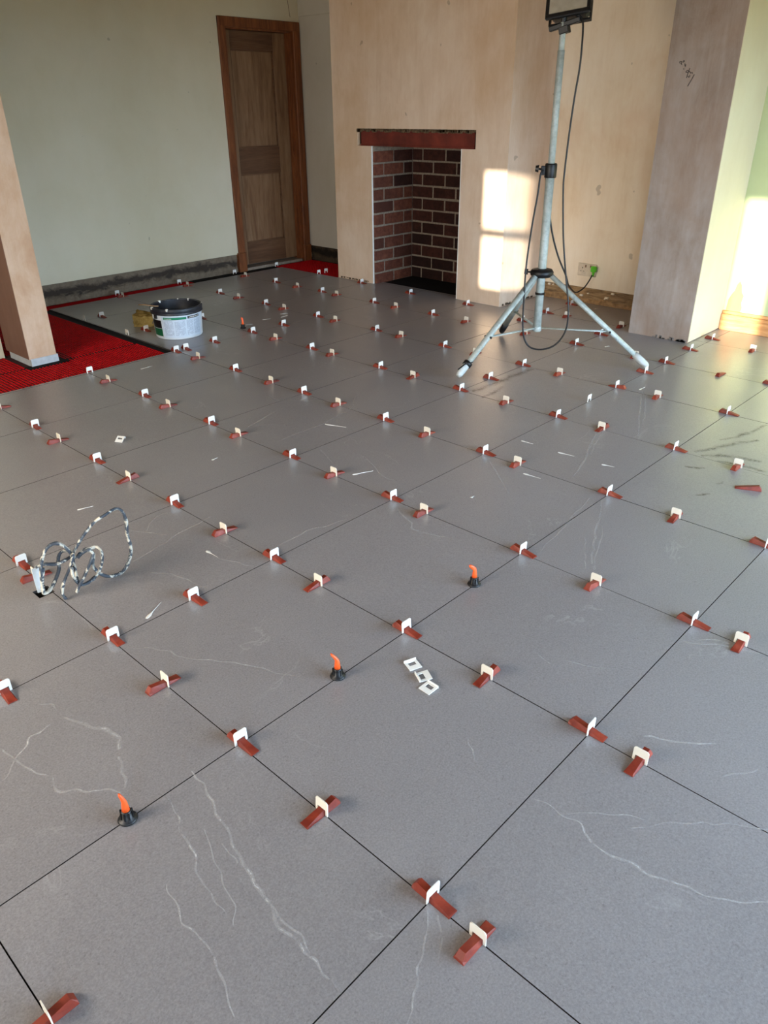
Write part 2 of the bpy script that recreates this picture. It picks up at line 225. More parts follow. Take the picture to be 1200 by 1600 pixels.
MMAT=simple('red_membrane_plastic',(176,8,16),.75,.12,var=.2,scale=20)
MMATB=simple('red_membrane_base',(52,6,8),.8,.3,var=.3,scale=8)
def brick_mat(n,a,b,c,d):
    s=M(n,.9,.25); k=s.noise(22,6,.7,s.pos((1,1,1),11)); so=s.noise(2.2,4,.6)
    col=s.ramp(k,[(.3,a),(.55,b),(.75,c)]); oi=s.n.new('ShaderNodeObjectInfo')
    col=s.mix(s.math('MULTIPLY',oi.outputs['Random'],.8),col,lin(d))
    f=s.ramp(so,[(.4,bw(0)),(.62,bw(1))]); s.col(s.mix(s.math('MULTIPLY',f,.45),col,lin(d))); s.bump(k,.5,.006); return s.m
MBR1=brick_mat('sooty_red_brick',(92,52,38),(132,76,56),(150,98,76),(66,38,30))
MBR2=brick_mat('soot_black_brick',(52,27,21),(78,42,32),(100,60,46),(28,17,15))
MSOOT=simple('soot_black',(14,12,12),.9,.2)
def streak_mat(name,c,amt,rough=.6):
    s=M(name,rough,.5); s.col(lin(c)); s.m.blend_method='HASHED' if hasattr(s.m,'blend_method') else None
    at=s.n.new('ShaderNodeAttribute'); at.attribute_name='edge'
    k=s.math('SUBTRACT',1,s.math('ABSOLUTE',at.outputs['Fac'],0))
    k=s.math('POWER',k,1.4); n=s.ramp(s.noise(70,5,.7,s.pos(),1.0),[(.34,bw(0)),(.66,bw(1))])
    n2=s.ramp(s.noise(9,3,.6),[(.3,bw(.25)),(.65,bw(1))])
    a=s.math('MULTIPLY',s.math('MULTIPLY',s.math('MULTIPLY',k,n),n2),amt); s.L(a,s.b.inputs['Alpha']); return s.m
MVEIN=streak_mat('tile_vein_print',(214,212,208),.95,.33)
MSMEAR=streak_mat('adhesive_smear',(92,84,72),.95,.45)

# ---------------------------------------------------------------- setting: floor
T=.6; TOP=0.0
CH=(4.735,3.385,5.155)      # chimney breast front x, y range
LW=6.09; REC=5.24; ALC=5.29; RW=5.185
slab=B().box(-1.8,5.6,-1.8,6.2,-.15,-.012)
floor=struct(obj('floor',slab,MSLAB))
holes=[(CH[0],9,3.80-.02-(3.80-3.385),3.80),(CH[0],9,4.72,5.155),(4.84,9,3.7,4.8),(4.72,9,5.155,7),   # breast, hearth, recess
       (-9,2.392,4.222,9),(-9,9,5.935,9),(ALC-.004,9,-9,9),(RW-.004,9,-9,1.9),(4.70,9,1.885,2.295),
       (.556,.606,2.160,2.212),(-1.8,1.64,4.92,7)]
def cut(rects,h):
    out=[]
    for (x0,x1,y0,y1) in rects:
        a0,a1,b0,b1=max(x0,h[0]),min(x1,h[1]),max(y0,h[2]),min(y1,h[3])
        if a0>=a1 or b0>=b1: out.append((x0,x1,y0,y1)); continue
        if x0<a0: out.append((x0,a0,y0,y1))
        if a1<x1: out.append((a1,x1,y0,y1))
        if y0<b0: out.append((a0,a1,y0,b0))
        if b1<y1: out.append((a0,a1,b1,y1))
    return out
random.seed(5)
TILES={}
def tmesh(b):
    me=b.mesh('tile'); me.materials.append(MT); me.materials.append(MEDGE)
    for p in me.polygons: p.material_index=0 if p.normal.z>.5 else 1
    return me
full=tmesh(B().box(-.2986,.2986,-.2986,.2986,-.010,0))
for i in range(-3,9):
    for j in range(-3,10):
        r=[(i*T+.0014,(i+1)*T-.0014,j*T+.0014,(j+1)*T-.0014)]; r0=list(r)
        for h in holes: r=cut(r,h)
        r=[q for q in r if q[1]-q[0]>.004 and q[3]-q[2]>.004]
        if not r: continue
        if r==r0:
            o=link('tile',full,floor,((i+.5)*T,(j+.5)*T,random.uniform(-.0003,.0003)))
        else:
            b=B()
            for q in r: b.box(*q,-.010,0)
            b.xf(Matrix.Translation((-(i+.5)*T,-(j+.5)*T,0)))
            me=tmesh(b); o=link('tile',me,floor,((i+.5)*T,(j+.5)*T,0))
        TILES[(i,j)]=o
# veins and smears printed / dried on the tiles, one thin part per tile
def ribbons(data,mat,name,zoff,widen=1.0,seed=3):
    rnd=random.Random(seed); per={}
    for wmm,pts in data:
        P=[Vector((x,y,0)) for x,y in pts]; P=catmull(P,8) if len(P)>2 else [P[0].lerp(P[1],k/8) for k in range(9)]
        n=len(P); wd=wmm/1000*widen
        rows=[]
        for i,p in enumerate(P):
            t=(P[min(i+1,n-1)]-P[max(i-1,0)]).normalized(); nn=Vector((-t.y,t.x,0))
            q=p+nn*noise.noise(p*28)*.010*min(1,wd/.004)
            w_=wd*(.55+.45*math.sin(math.pi*min(1,(i+.6)/n)))*(1+.5*noise.noise(p*60))
            rows.append((q-nn*w_,q,q+nn*w_))
        for a,b in zip(rows,rows[1:]):
            c=(a[1]+b[1])/2; key=(math.floor(c.x/T),math.floor(c.y/T)); per.setdefault(key,[]).append((a,b))
    for key,segs in per.items():
        if key not in TILES: continue
        ti=TILES[key]; bm=bmesh.new(); lay=bm.verts.layers.float.new('edge')
        for a,b in segs:
            vs=[]
            for row in (a,b):
                rr=[]
                for k,p in enumerate(row):
                    v=bm.verts.new((p.x-ti.location.x,p.y-ti.location.y,zoff)); v[lay]=(-1,0,1)[k]; rr.append(v)
                vs.append(rr)
            for k in (0,1): bm.faces.new((vs[0][k],vs[0][k+1],vs[1][k+1],vs[1][k]))
        me=bpy.data.meshes.new(name); bm.to_mesh(me); bm.free(); me.materials.append(mat)
        link(name,me,ti)
ribbons([(wv*1.35,p) for wv,p in VEINS],MVEIN,'pale_veining',.0006)
ribbons(SMEARS,MSMEAR,'adhesive_smear',.0009)

# ---------------------------------------------------------------- setting: walls
H=2.6
def wall(name,boxes,mat):
    b=B()
    for q in boxes: b.box(*q)
    return struct(obj(name,b,mat))
wall_left=wall('wall_left',[(1.4,4.335,LW,LW+.3,.150,H),(5.235,5.6,LW,LW+.3,0,H),(4.335,5.235,LW,LW+.3,2.035,H)],MLEFT)
wall_recess=wall('wall_recess',[(REC,5.6,5.155,LW+.3,.13,H)],MREC)
obj('boxing',B().box(REC-.012,REC+.01,5.155,LW,2.078,H,.004),MREC,wall_recess)
ck=B(); pts=[Vector((5.10,LW-.001,2.6)),Vector((5.105,LW-.001,2.35)),Vector((5.117,LW-.001,2.2)),Vector((5.138,LW-.001,2.07))]
ck.tube(pts,.0025,5); obj('plaster_crack',ck,MBROWN,wall_left)
# rough bare strip where the old skirting was pulled off
def rough_strip(axis,c,u0,u1,z0,z1,depth,nu,nz,seed,amp=.012):
    b=B(); bm=b.bm; g=[]
    for i in range(nu+1):
        row=[]
        for j in range(nz+1):
            u=u0+(u1-u0)*i/nu; z=z0+(z1-z0)*j/nz
            d=amp*noise.fractal(Vector((u*9+seed,z*16,seed)),.8,2.1,4)
            if 0<j<nz: z+=.006*noise.noise(Vector((u*20,z*30,seed+5)))
            p=(u,c+depth-d,z) if axis=='x' else (c+depth-d,u,z)
            row.append(bm.verts.new(p))
        g.append(row)
    for i in range(nu):
        for j in range(nz): bm.faces.new((g[i][j],g[i+1][j],g[i+1][j+1],g[i][j+1]))
    return b
def bare_mat(name,light,mid,dark,zc):
    s=M(name,.95,.2); sep=s.n.new('ShaderNodeSeparateXYZ'); s.L(s.tc.outputs['Position'],sep.inputs[0])
    n=s.noise(9,6,.65,s.pos((.6,.6,1)),1.0); n2=s.noise(30,5,.7)
    # dark torn mortar line wandering along the strip
    lz=s.math('ADD',sep.outputs[2],s.math('MULTIPLY',s.math('SUBTRACT',n,.5),.16))
    band=s.ramp(s.math('MULTIPLY',s.math('ABSOLUTE',s.math('SUBTRACT',lz,zc)),17),[(.25,bw(1)),(.75,bw(0))])
    c=s.ramp(n2,[(.3,mid),(.7,light)]); c=s.mix(s.math('MULTIPLY',band,.85),c,lin(dark))
    s.col(c); s.bump(n2,.6,.01); return s.m
MBARE=bare_mat('torn_plaster_and_mortar',(132,118,100),(108,94,78),(48,42,38),.075)
o=obj('bare_masonry',rough_strip('x',LW,1.62,4.335,-.012,.152,.012,150,12,2.0),MBARE,wall_left,True); o['label']='bare brown masonry strip where skirting was removed'
MBARE2=bare_mat('dark_masonry',(84,70,54),(60,50,40),(30,26,22),.08)  # darker masonry mix for the recess strip
obj('bare_masonry',rough_strip('y',REC,5.155,LW,-.012,.132,.012,50,10,7.0),MBARE2,wall_recess,True)
obj('backing',B().box(5.27,5.6,5.155,LW+.3,-.012,.13),MBARE2,wall_recess)
obj('backing',B().box(1.4,4.335,LW+.03,LW+.3,-.012,.15),MBARE,wall_left)
# door
door=struct(empty('door_1',(4.78,LW,0)))
def dpart(n,b,m,p=None):
    o=obj(n,b,m,p or door); 
    if p is None: o.location=(-4.78,-LW,0)
    return o
dpart('architrave',B().box(4.335,4.405,LW-.018,LW+.02,.16,2.035,.004),MOPINE)
dpart('architrave',B().box(5.150,5.228,LW-.018,LW+.02,.14,2.035,.004),MOPINE)
dpart('architrave',B().box(4.335,5.228,LW-.0185,LW+.02,1.963,2.0355,.004),MOPINE)
dpart('plinth_block',B().box(4.322,4.412,LW-.028,LW+.02,-.012,.162,.004),MOPINE)
dpart('plinth_block',B().box(5.138,5.232,LW-.028,LW+.02,-.012,.142,.004),MOPINE)
dpart('jamb',B().box(4.395,4.42,LW+.0,LW+.13,-.01,1.975),MOPINE)
dpart('jamb',B().box(5.125,5.15,LW+.0,LW+.13,-.01,1.975).box(5.108,5.126,LW+.03,LW+.06,-.01,1.975),MOPINE)
dpart('head_jamb',B().box(4.42,5.125,LW+.0,LW+.13,1.95,1.975),MOPINE)
leaf=dpart('door_leaf',B().box(4.422,4.50,LW+.065,LW+.105,.03,1.948,.002).box(4.972,5.112,LW+.065,LW+.105,.03,1.948,.002),MDOOR)
obj('top_rail',B().box(4.50,4.972,LW+.066,LW+.104,1.81,1.947),MDRAIL,leaf)
obj('lock_rail',B().box(4.50,4.972,LW+.066,LW+.104,.822,1.04),MDRAIL,leaf)
obj('bottom_rail',B().box(4.50,4.972,LW+.066,LW+.104,.031,.222),MDRAIL,leaf)
for z0,z1 in ((.222,.822),(1.04,1.81)):
    obj('panel',B().box(4.50,4.972,LW+.084,LW+.1,z0,z1),MDOOR,leaf)
    mb=B()
    mb.box(4.50,4.972,LW+.076,LW+.09,z0,z0+.012).box(4.50,4.972,LW+.076,LW+.09,z1-.012,z1).box(4.50,4.512,LW+.076,LW+.09,z0,z1).box(4.96,4.972,LW+.076,LW+.09,z0,z1)
    obj('moulding',mb,MDRAIL,leaf)
wall('wall_behind_door',[(4.2,5.4,LW+.14,LW+.3,0,2.2)],MBROWN)
dpart('threshold',B().box(4.412,5.138,LW+.0,LW+.14,-.012,.012),MMORT)

# chimney breast with brick-lined opening
X0,Y0,Y1=CH; OY0,OY1,OZ=3.80,4.72,1.082
LY0,LY1,LZ=3.675,4.875,1.208
D=.5
wb=[(X0,5.6,OY1,Y1,-.012,OZ),(X0,5.6,Y0,OY0,-.012,OZ),(X0,5.6,Y0,LY0,OZ,LZ),(X0,5.6,LY1,Y1,OZ,LZ),(X0,5.6,Y0,Y1,LZ,H),(X0+.12,5.6,LY0,LY1,OZ+.09,LZ)]
chim=wall('wall_chimney',[q for q in wb],MCHIM)
obj('mortar_backing',B().box(REC-.007,5.6,OY0-.02,OY1+.02,-.012,1.3).box(X0+.016,REC+.02,OY1-.0155,OY1+.001,-.012,1.08).box(X0+.016,REC+.02,OY0-.001,OY0+.0155,-.012,1.08),MMORT,chim)
CO=.0965; bh=.083
me_b={}
def brick(mat,lx,ly,lz):
    k=(mat.name,round(lx,3),round(ly,3)); 
    if k not in me_b:
        b=B().box(-lx/2,lx/2,-ly/2,ly/2,-lz/2,lz/2,.004); me=b.mesh('brick'); me.materials.append(mat); me_b[k]=me
    return me_b[k]
random.seed(11)
for c in range(12):
    zc=c*CO-.012+CO/2
    hh=bh
    if zc+bh/2>1.12: continue
    # back wall
    off=.0 if c%2 else .118
    y=OY1-.009-(-off)-.0
    y=OY1+off
    while y>OY0:
        a=max(y-.236,OY0+.006); b_=min(y,OY1-.012)
        if b_-a>.03:
            link('brick',brick(MBR2,.03,b_-a,hh),chim,(REC+.004+random.uniform(-.003,.003),(a+b_)/2,zc+random.uniform(-.001,.001)),(0,0,random.uniform(-.01,.01)))
        y-=.248
    for sy,yy in ((1,OY1-.010),(-1,OY0+.010)):
        x=X0+(-.12 if c%2 else 0)+.006
        while x<REC-.03:
            a=max(x,X0+.014); b_=min(x+.236,REC-.02)
            if b_-a>.03:
                link('brick',brick(MBR1 if sy>0 and (a<4.95 or c<8) else MBR2,b_-a,.02,hh),chim,((a+b_)/2,yy+random.uniform(-.003,.003),zc),(0,0,random.uniform(-.012,.012)))
            x+=.248
obj('hearth_bed',B().box(4.84,REC,OY0+.01,OY1-.01,-.012,-.004),MSOOT,chim)
obj('flue_soffit',B().box(X0+.13,5.5,OY0-.01,OY1+.01,1.17,1.19),MSOOT,chim)
# corner bead left exposed on the left reveal
obj('corner_bead',B().box(X0-.001,X0+.012,OY1-.004,OY1+.002,0,OZ).box(X0-.001,X0+.012,OY0-.002,OY0+.004,0,OZ),MWHITE,chim)
ragged=B()
rr=random.Random(4)
for k in range(70):
    y=LY0+.01+(LY1-LY0-.02)*k/69; s_=rr.uniform(.008,.024)
    ragged.box(X0+.0,X0+.035,y-s_*.9,y+s_*.9,LZ-s_*.9-.006,LZ+rr.uniform(0,.004),.003)
obj('ragged_mortar',ragged,simple('dirty_mortar',(98,80,60),.95,.2,var=.5,scale=60),chim)
MOX=simple('red_oxide_steel',(104,40,28),.6,.35,var=.4,scale=7)
ln=tag(obj('steel_lintel',B().box(X0+.014,X0+.022,LY0+.02,LY1-.03,OZ+.004,LZ-.016).box(X0+.002,X0+.10,LY0+.02,LY1-.03,OZ,OZ+.010,.001).box(X0+.008,X0+.1,LY0+.02,LY1-.03,LZ-.026,LZ-.018,.001),MOX),'red oxide steel lintel spanning the brick fireplace opening','lintel')
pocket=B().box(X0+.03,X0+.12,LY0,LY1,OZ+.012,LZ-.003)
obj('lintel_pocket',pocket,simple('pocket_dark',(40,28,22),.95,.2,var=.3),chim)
# cracks at foot of the breast
rr=random.Random(9); cb=B()
for k in range(26):
    y=rr.uniform(4.74,5.12); cb.box(X0-.003,X0+.002,y-rr.uniform(.003,.014),y+.004,rr.uniform(.0,.012),.016,.001)
for k in range(24):
    x=rr.uniform(X0,ALC); s_=rr.uniform(.004,.016); cb.box(x-s_,x+s_,Y0-.004,Y0+.002,0,rr.uniform(.004,.016),.001)
obj('chipped_plaster_foot',cb,simple('chip_brown',(96,78,62),.95,.2,var=.4,scale=90),chim)  # brown chips along the foot of the breast

# alcove wall, pier, right wall
alc=wall('wall_alcove',[(ALC,5.6,2.2,Y0+.02,.115,H)],MALC)
obj('timber_ground',rough_strip('y',ALC,2.295,Y0,.030,.117,.006,60,8,12.0,.006),MTIMB,alc,True)
obj('rubble_footing',rough_strip('y',ALC,2.295,Y0,-.012,.045,.0,90,5,21.0,.026),simple('crumbly_rubble',(150,118,82),.95,.2,var=.35,scale=28),alc,True)
obj('backing',B().box(ALC+.03,5.6,2.2,Y0+.02,-.012,.115),MTIMB,alc)
rr=random.Random(2); lump=B()
for k in range(9):
    y=rr.uniform(2.4,3.3); z=rr.uniform(.03,.105); s_=rr.uniform(.008,.02)
    lump.box(ALC-.012,ALC+.01,y-s_,y+s_*.8,z-s_*.4,z+s_*.5,.004)
obj('plaster_lump',lump,MALC,alc)
pier=wall('wall_pier_right',[(4.70,5.6,1.8865,2.295,0,H)],MPIER)
obj('pier_return',B().box(4.702,5.6,1.883,1.888,.006,H),MPIERS,pier)
cb=B(); rr=random.Random(3)
for k in range(26):
    y=1.90+abs(rr.gauss(0,.09)); s_=rr.uniform(.003,.012); 
    if y<2.28: cb.box(4.697,4.702,y-s_,y+s_,0,rr.uniform(.006,.02),.001)
obj('chipped_plaster_foot',cb,simple('chip_grey',(120,112,104),.95,.2,var=.4,scale=90),pier)
hw=B()
S=[[(2.198,1.577),(2.203,1.572),(2.199,1.567),(2.194,1.572),(2.198,1.577)],[(2.223,1.570),(2.215,1.573),(2.208,1.569),(2.212,1.562),(2.207,1.556)],[(2.223,1.566),(2.217,1.564)],
[(2.190,1.561),(2.188,1.552),(2.183,1.545)],[(2.186,1.552),(2.180,1.555)],[(2.193,1.537),(2.190,1.532)],[(2.156,1.538),(2.163,1.510),(2.168,1.489)],[(2.177,1.519),(2.170,1.527),(2.162,1.524),(2.166,1.515),(2.177,1.519)],
[(2.156,1.522),(2.146,1.512),(2.139,1.517),(2.136,1.509)],[(2.160,1.499),(2.154,1.491),(2.149,1.494),(2.150,1.503)],[(2.124,1.506),(2.136,1.480),(2.153,1.447)]]
for p in S: hw.tube([(4.6996,y,z) for y,z in p],.0021,5)
o=obj('pen_handwriting',hw,simple('marker_ink',(24,20,22),.6),pier); o['label']='small black pen scribble'
rwall=wall('wall_right',[(RW+.018,5.6,-1.8,1.8835,0,H)],MGREEN)
sk=B().box(RW,RW+.02,-1.8,1.88,0,.105,.001); sk.box(RW+.006,RW+.02,-1.8,1.88,.1045,.128,.004)
struct(obj('baseboard_right',sk,MSKIRT))
# bare plaster patch above the skirting (paint torn away)
P=[(1.862,.127),(1.858,.20),(1.845,.235),(1.83,.262),(1.822,.30),(1.806,.325),(1.79,.30),(1.782,.255),(1.765,.235),(1.772,.19),(1.762,.155),(1.768,.127)]
pt=B(); a=[pt.bm.verts.new((RW+.0170,y+.004*noise.noise(Vector((y*40,z*40,1))),z)) for y,z in P]; b_=[pt.bm.verts.new((RW+.019,v.co.y,v.co.z)) for v in a]
pt.bm.faces.new(a)
for k in range(len(a)): pt.bm.faces.new((a[k],a[(k+1)%len(a)],b_[(k+1)%len(a)],b_[k]))
obj('bare_patch',pt,plaster('peach_undercoat',(206,150,98),(190,132,82),(218,166,116)),rwall)
# slim pier at the left, with nib wall behind it
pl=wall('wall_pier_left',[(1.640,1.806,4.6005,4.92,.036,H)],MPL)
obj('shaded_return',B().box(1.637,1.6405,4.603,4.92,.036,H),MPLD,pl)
obj('end_plate',B().box(1.646,1.815,4.597,4.9,-.012,.037,.002),simple('pale_grey_board',(176,182,186),.7),pl)
wall('wall_nib',[(-1.8,1.62,4.925,6.4,-.012,H)],MLEFT)
# unseen walls behind the camera; window layout made up to match the sun patches
wall('wall_back',[(-1.95,-1.8,-1.95,-1.75,0,H),(-1.95,-1.8,-1.75,-.93,0,.20),(-1.95,-1.8,-.93,-.59,0,1.03),(-1.95,-1.8,-1.75,-.59,1.89,H),(-1.95,-1.8,-.93,-.86,1.03,1.89),(-1.95,-1.8,-.59,.93,0,H),(-1.95,-1.8,.93,1.285,0,1.11),(-1.95,-1.8,.93,1.285,1.94,H),(-1.95,-1.8,1.285,6.4,0,H)],MALC)
struct(obj('window_1',B().box(-1.86,-1.83,.93,1.285,1.480,1.545),MWHITE))
wall('wall_front',[(-1.95,.7,-1.95,-1.8,0,H),(4.7,5.6,-1.95,-1.8,0,H),(.7,4.7,-1.95,-1.8,0,.12),(.7,4.7,-1.95,-1.8,1.82,H)],MALC)
struct(obj('ground_outside',B().box(-40,40,-45,-2.1,-.4,-.3).box(-40,-2.1,-2.1,30,-.4,-.3),simple('lawn',(98,84,52),.95,.1)))
wf=B()
for x in (.7,1.69,2.68,3.67,4.66): wf.box(x,x+.04,-1.9,-1.85,.12,1.82)
wf.box(.7,4.7,-1.9,-1.85,.12,.17).box(.7,4.7,-1.9,-1.85,1.77,1.82)
struct(obj('window_2',wf,MWHITE))
wall('ceiling',[(-1.95,5.6,-1.95,6.4,H,H+.1)],MCEIL)

# ---------------------------------------------------------------- red heating membrane
def membrane(regions,label):
    b=B()
    for x0,x1,y0,y1 in regions: b.box(x0,x1,y0,y1,-.0119,-.0105)
    o=tag(obj('heating_membrane',b,MMATB),label,'mat')
    V=[];F=[]; p=.021
    for x0,x1,y0,y1 in regions:
        nx=int((x1-x0)/p); ny=int((y1-y0)/p)
        for i in range(nx):
            for j in range(ny):
                cx=x0+p*(i+.5); cy=y0+p*(j+.5)
                if 1.60<cx<1.86 and 4.55<cy<4.95: continue
                n=len(V); r0,r1=.0078,.0056
                for r,z in ((r0,-.0106),(r1,-.0052)):
                    for k in range(6):
                        a=k*math.pi/3+.3; V.append((cx+r*math.cos(a),cy+r*math.sin(a),z))
                for k in range(6): F.append((n+k,n+(k+1)%6,n+6+(k+1)%6,n+6+k))
                F.append(tuple(n+6+k for k in range(6)))
    me=bpy.data.meshes.new('studs'); me.from_pydata(V,[],F); me.materials.append(MMAT)
    s=link('studs',me,o); s['kind']='stuff'; return o
membrane([(1.0,2.345,4.228,4.60),(1.64,2.345,4.60,5.925),(1.0,1.64,4.60,4.915),(1.64,3.75,5.945,6.08)],'red studded floor heating membrane around the slim plaster pillar at left')
membrane([(4.728,5.215,5.165,6.055)],'red studded heating membrane piece in the dark recess beside the door')
obj('dark_notch',B().box(1.60,1.87,4.552,4.62,-.0118,-.007).box(1.81,1.90,4.552,4.80,-.0118,-.0069),MSOOT,bpy.data.objects['wall_pier_left'])  # flat black notch around the pillar foot

# ---------------------------------------------------------------- levelling clips and wedges
def wedge_bm():
    b=B(); rings=[]
    for x,h,wt in ((-.046,.008,.0085),(-.036,.0205,.0070),(.0,.0140,.0075),(.047,.0045,.0095),(.050,.0035,.0095)):
        rings.append([(x,-.0120,.0006),(x,.0120,.0006),(x,.0118,.003),(x,wt,h),(x,-wt,h),(x,-.0118,.003)])
    b.loft(rings); return b
def plate_bm(h=.038,w=.0185):
    b=B(); t=.0011; y0,y1=-w,w; r=.005; hw=.0122
    out=[(-hw,0),(-w,0),(-w,h-r),(-w+r*.4,h-r*.3),(-w+r,h),(w-r,h),(w-r*.4,h-r*.3),(w,h-r),(w,0),(hw,0),(hw,.0150),(-hw,.0150)]
    f=[b.bm.verts.new((-t,y,z)) for y,z in out]; g=[b.bm.verts.new((t,y,z)) for y,z in out]
    n=len(out)
    for k in range(n): b.bm.faces.new((f[k],f[(k+1)%n],g[(k+1)%n],g[k]))
    for L_ in (f,g):
        # legs and head as separate faces around the slot
        b.bm.faces.new([L_[0],L_[1],L_[2],L_[11]]); b.bm.faces.new([L_[11],L_[2],L_[3],L_[4],L_[5],L_[6],L_[7],L_[10]]); b.bm.faces.new([L_[10],L_[7],L_[8],L_[9]])
    return b
ME_W=wedge_bm().mesh('wedge'); ME_W.materials.append(MRED)
ME_P=plate_bm().mesh('clip_plate'); ME_P.materials.append(MWHITE)
ME_C=plate_bm().mesh('clip_plate'); ME_C.materials.append(MCREAM)
ORD=['','second ','third ','fourth ','fifth ','sixth ','seventh ','eighth ']
rr=random.Random(21)
for (a,b_,t,k,lm,rk) in CLIPS:
    if k=='0': tx='bare white clip without wedge'
    elif k=='w': tx='red wedge with its clip hidden'
    else: tx='white clip with red wedge slanting '+('down-right' if t=='Y' else 'up-right')
    lab=tx+', '+ORD[rk]+'nearest '+LANDMARKS[lm]
    x,y=a*T,b_*T
    if t=='Y': x+=.008; rz=-math.pi/2
    else: rz=0
    if k=='f': rz+=math.pi
    e=empty('levelling_clip' if k!='w' else 'levelling_wedge',(x,y,.0),rz+rr.uniform(-.03,.03))
    tag(e,lab,'clip' if k!='w' else 'wedge','levelling clips in the tile joints')
    if k!='w': link('clip_plate',ME_P if t=='Y' else ME_C,e,(0,0,.0005),(0,rr.uniform(-.06,.06),0))
    if k!='0':
        sh=rr.uniform(-.010,.004); link('wedge',ME_W,e,(sh,0,0),(0,0,rr.uniform(-.05,.05)))
st=tag(obj('levelling_wedge',wedge_bm(),MRED,None,loc=(2.82,.812,0),rot=(0,0,math.atan2(.084,-.037))),'dark red wedge lying loose by itself near the right edge','wedge')
# orange-topped spin levellers
def spin_leveller(x,y,rz,label,bend,fat=1.0):
    e=tag(empty('spin_leveller',(x,y,0),rz),label,'levelling peg','orange and black spin levellers')
    b=B().lathe([(.0,.0005),(.0200,.0005),(.0215,.003),(.0195,.0065),(.0125,.009),(.0112,.026),(.0100,.029),(.0,.029)],n=24)
    base=obj('base_cup',b,MBLACK,e,True)
    f=B()
    for k in range(8):
        a=k*math.pi/4; f.box(.011,.0145,-.0016,.0016,.006,.029,.0005) if k==0 else None
    for k in range(1,8):
        g=bmesh.ops.create_cube(f.bm,size=1); 
        for v in g['verts']:
            p=Vector((.0122+v.co.x*.0035,v.co.y*.0026,.0165+v.co.z*.019)); p.rotate(Matrix.Rotation(k*math.pi/4,3,'Z')); v.co=p
    obj('grip_rib',f,MBLACK,base)
    c=B()
    prof=[(0,.028,.0088,.0085),(.0,.044,.0074,.0062),(.0,.055,.0060,.0048)]
    prof+= [(bend*.3,.063,.0050*fat,.0040),(bend*.7,.070,.0044*fat,.0034),(bend,.077,.0022*fat,.0020)]
    rings=[[(dx+rx*math.cos(q),ry*math.sin(q),z) for q in [2*math.pi*i/12 for i in range(12)]] for dx,z,rx,ry in prof]
    c.loft(rings); obj('key_handle',c,MORG,e,True)
MORG=simple('orange_plastic',(240,92,34),.4,.5,var=.08)
spin_leveller(.304,1.200,R(130),'orange peg in black cup, tall straight cone, lowest one at left',.007,1.0)
spin_leveller(.933,1.203,R(133),'orange peg in black cup, curved tip, beside the middle joint crossing',.015,1.15)
spin_leveller(1.537,1.203,R(150),'orange peg in black cup with hooked top, right of centre',.017,1.9)
spin_leveller(3.034,4.347,R(130),'small far orange peg standing beyond the tub',.004,1.6)
# loose broken clips lying flat
def loose_clip(x,y,rz,label,tilt=0.04,z=.003):
    e=tag(empty('loose_clip',(x,y,z),rz),label,'clip','broken clips lying on the tiles')
    b=B(); w,h,t=.0185,.036,.0012
    b.box(-w,-.011,-.018,.018,-t,t).box(.011,w,-.018,.018,-t,t).box(-.0112,.0112,-.018,-.002,-t,t).box(-.0112,.0112,.012,.018,-t,t)
    o=obj('clip_plate',b,MWHITE,e,rot=(tilt,0,0))
    obj('foot_bar',B().box(-.019,.019,.017,.0195,-.002,.007,.0006),MWHITE,e)
loose_clip(1.103,1.083,R(-20),'loose white clip lying flat, upper one of the group of three')
loose_clip(1.086,1.030,R(62),'loose white clip lying flat, middle one of the group of three',-.08,.005)
loose_clip(1.060,.992,R(-92),'loose white clip lying flat, lowest one of the group of three')
loose_clip(1.389,3.128,R(-60),'single loose white clip propped on a tile above the coil',.5,.012)
# slivers of snapped clip plastic / dried splashes
SN=['beside the joint below the coil','above the coil loop','left of a clip, right of the coil','between two clips upper left of centre','at middle left, lying flat and long','long one below the middle clips','leftmost of three right of centre','middle of three right of centre','rightmost of three right of centre','thin one below the three right of centre','near the tripod\'s right foot','near the far orange peg, upper','far floor, upper of a close pair','far floor, lower of a close pair','touching the far orange peg','just below the red mat corner','farthest one, toward the door','near the broad pillar\'s foot','under the wall socket','small one above the middle crossing']
for (x0,y0,x1,y1),nm in zip(SLIVERS,SN):
    L_=math.hypot(x1-x0,y1-y0); n=10; b=B(); rings=[]
    for i in range(n+1):
        t=i/n; wd=.0055*(math.exp(-((t-.16)/.16)**2)+.28*(1-t)+.05); x=t*L_
        rings.append([(x,-wd,.0006),(x,0,.0026*(1-.5*t)),(x,wd,.0006)])
    b.loft(rings,True,True)
    tag(obj('plastic_sliver',b,MWHITE,None,loc=(x0,y0,0),rot=(0,0,math.atan2(y1-y0,x1-x0))),'thin white sliver lying on the tile, '+nm,'sliver','white slivers scattered on the tiles')

# ---------------------------------------------------------------- adhesive-splattered cable coil
def splat():
    s=M('splattered_cable',.7,.3); n=s.noise(38,4,.6,s.pos(),.8)
    s.col(s.ramp(n,[(.46,(62,68,76)),(.52,(100,106,110)),(.545,(186,182,168)),(.7,(208,204,190))])); s.bump(n,.5,.004); return s.m
MSPL=splat(); coil=B()
for i,P_ in enumerate(COIL[:6]):
    P_=[(x,y,max(z,.008)) for x,y,z in P_]
    Q=catmull(P_,8); rad=[.0068*(1+.25*noise.noise(q*90)) for q in Q]
    coil.tube(Q,rad,8,.7)
e=tag(empty('cable_coil',(.65,2.1,0)),'tangled grey cable coil splattered with cream adhesive, standing on the left tiles','cable')
o=obj('cable',coil,MSPL,e,True); o.location=(-.65,-2.1,0)
fl=B(); P_=catmull([(x,y,max(z,.012)) for x,y,z in COIL[6]],6); 
rings=[]
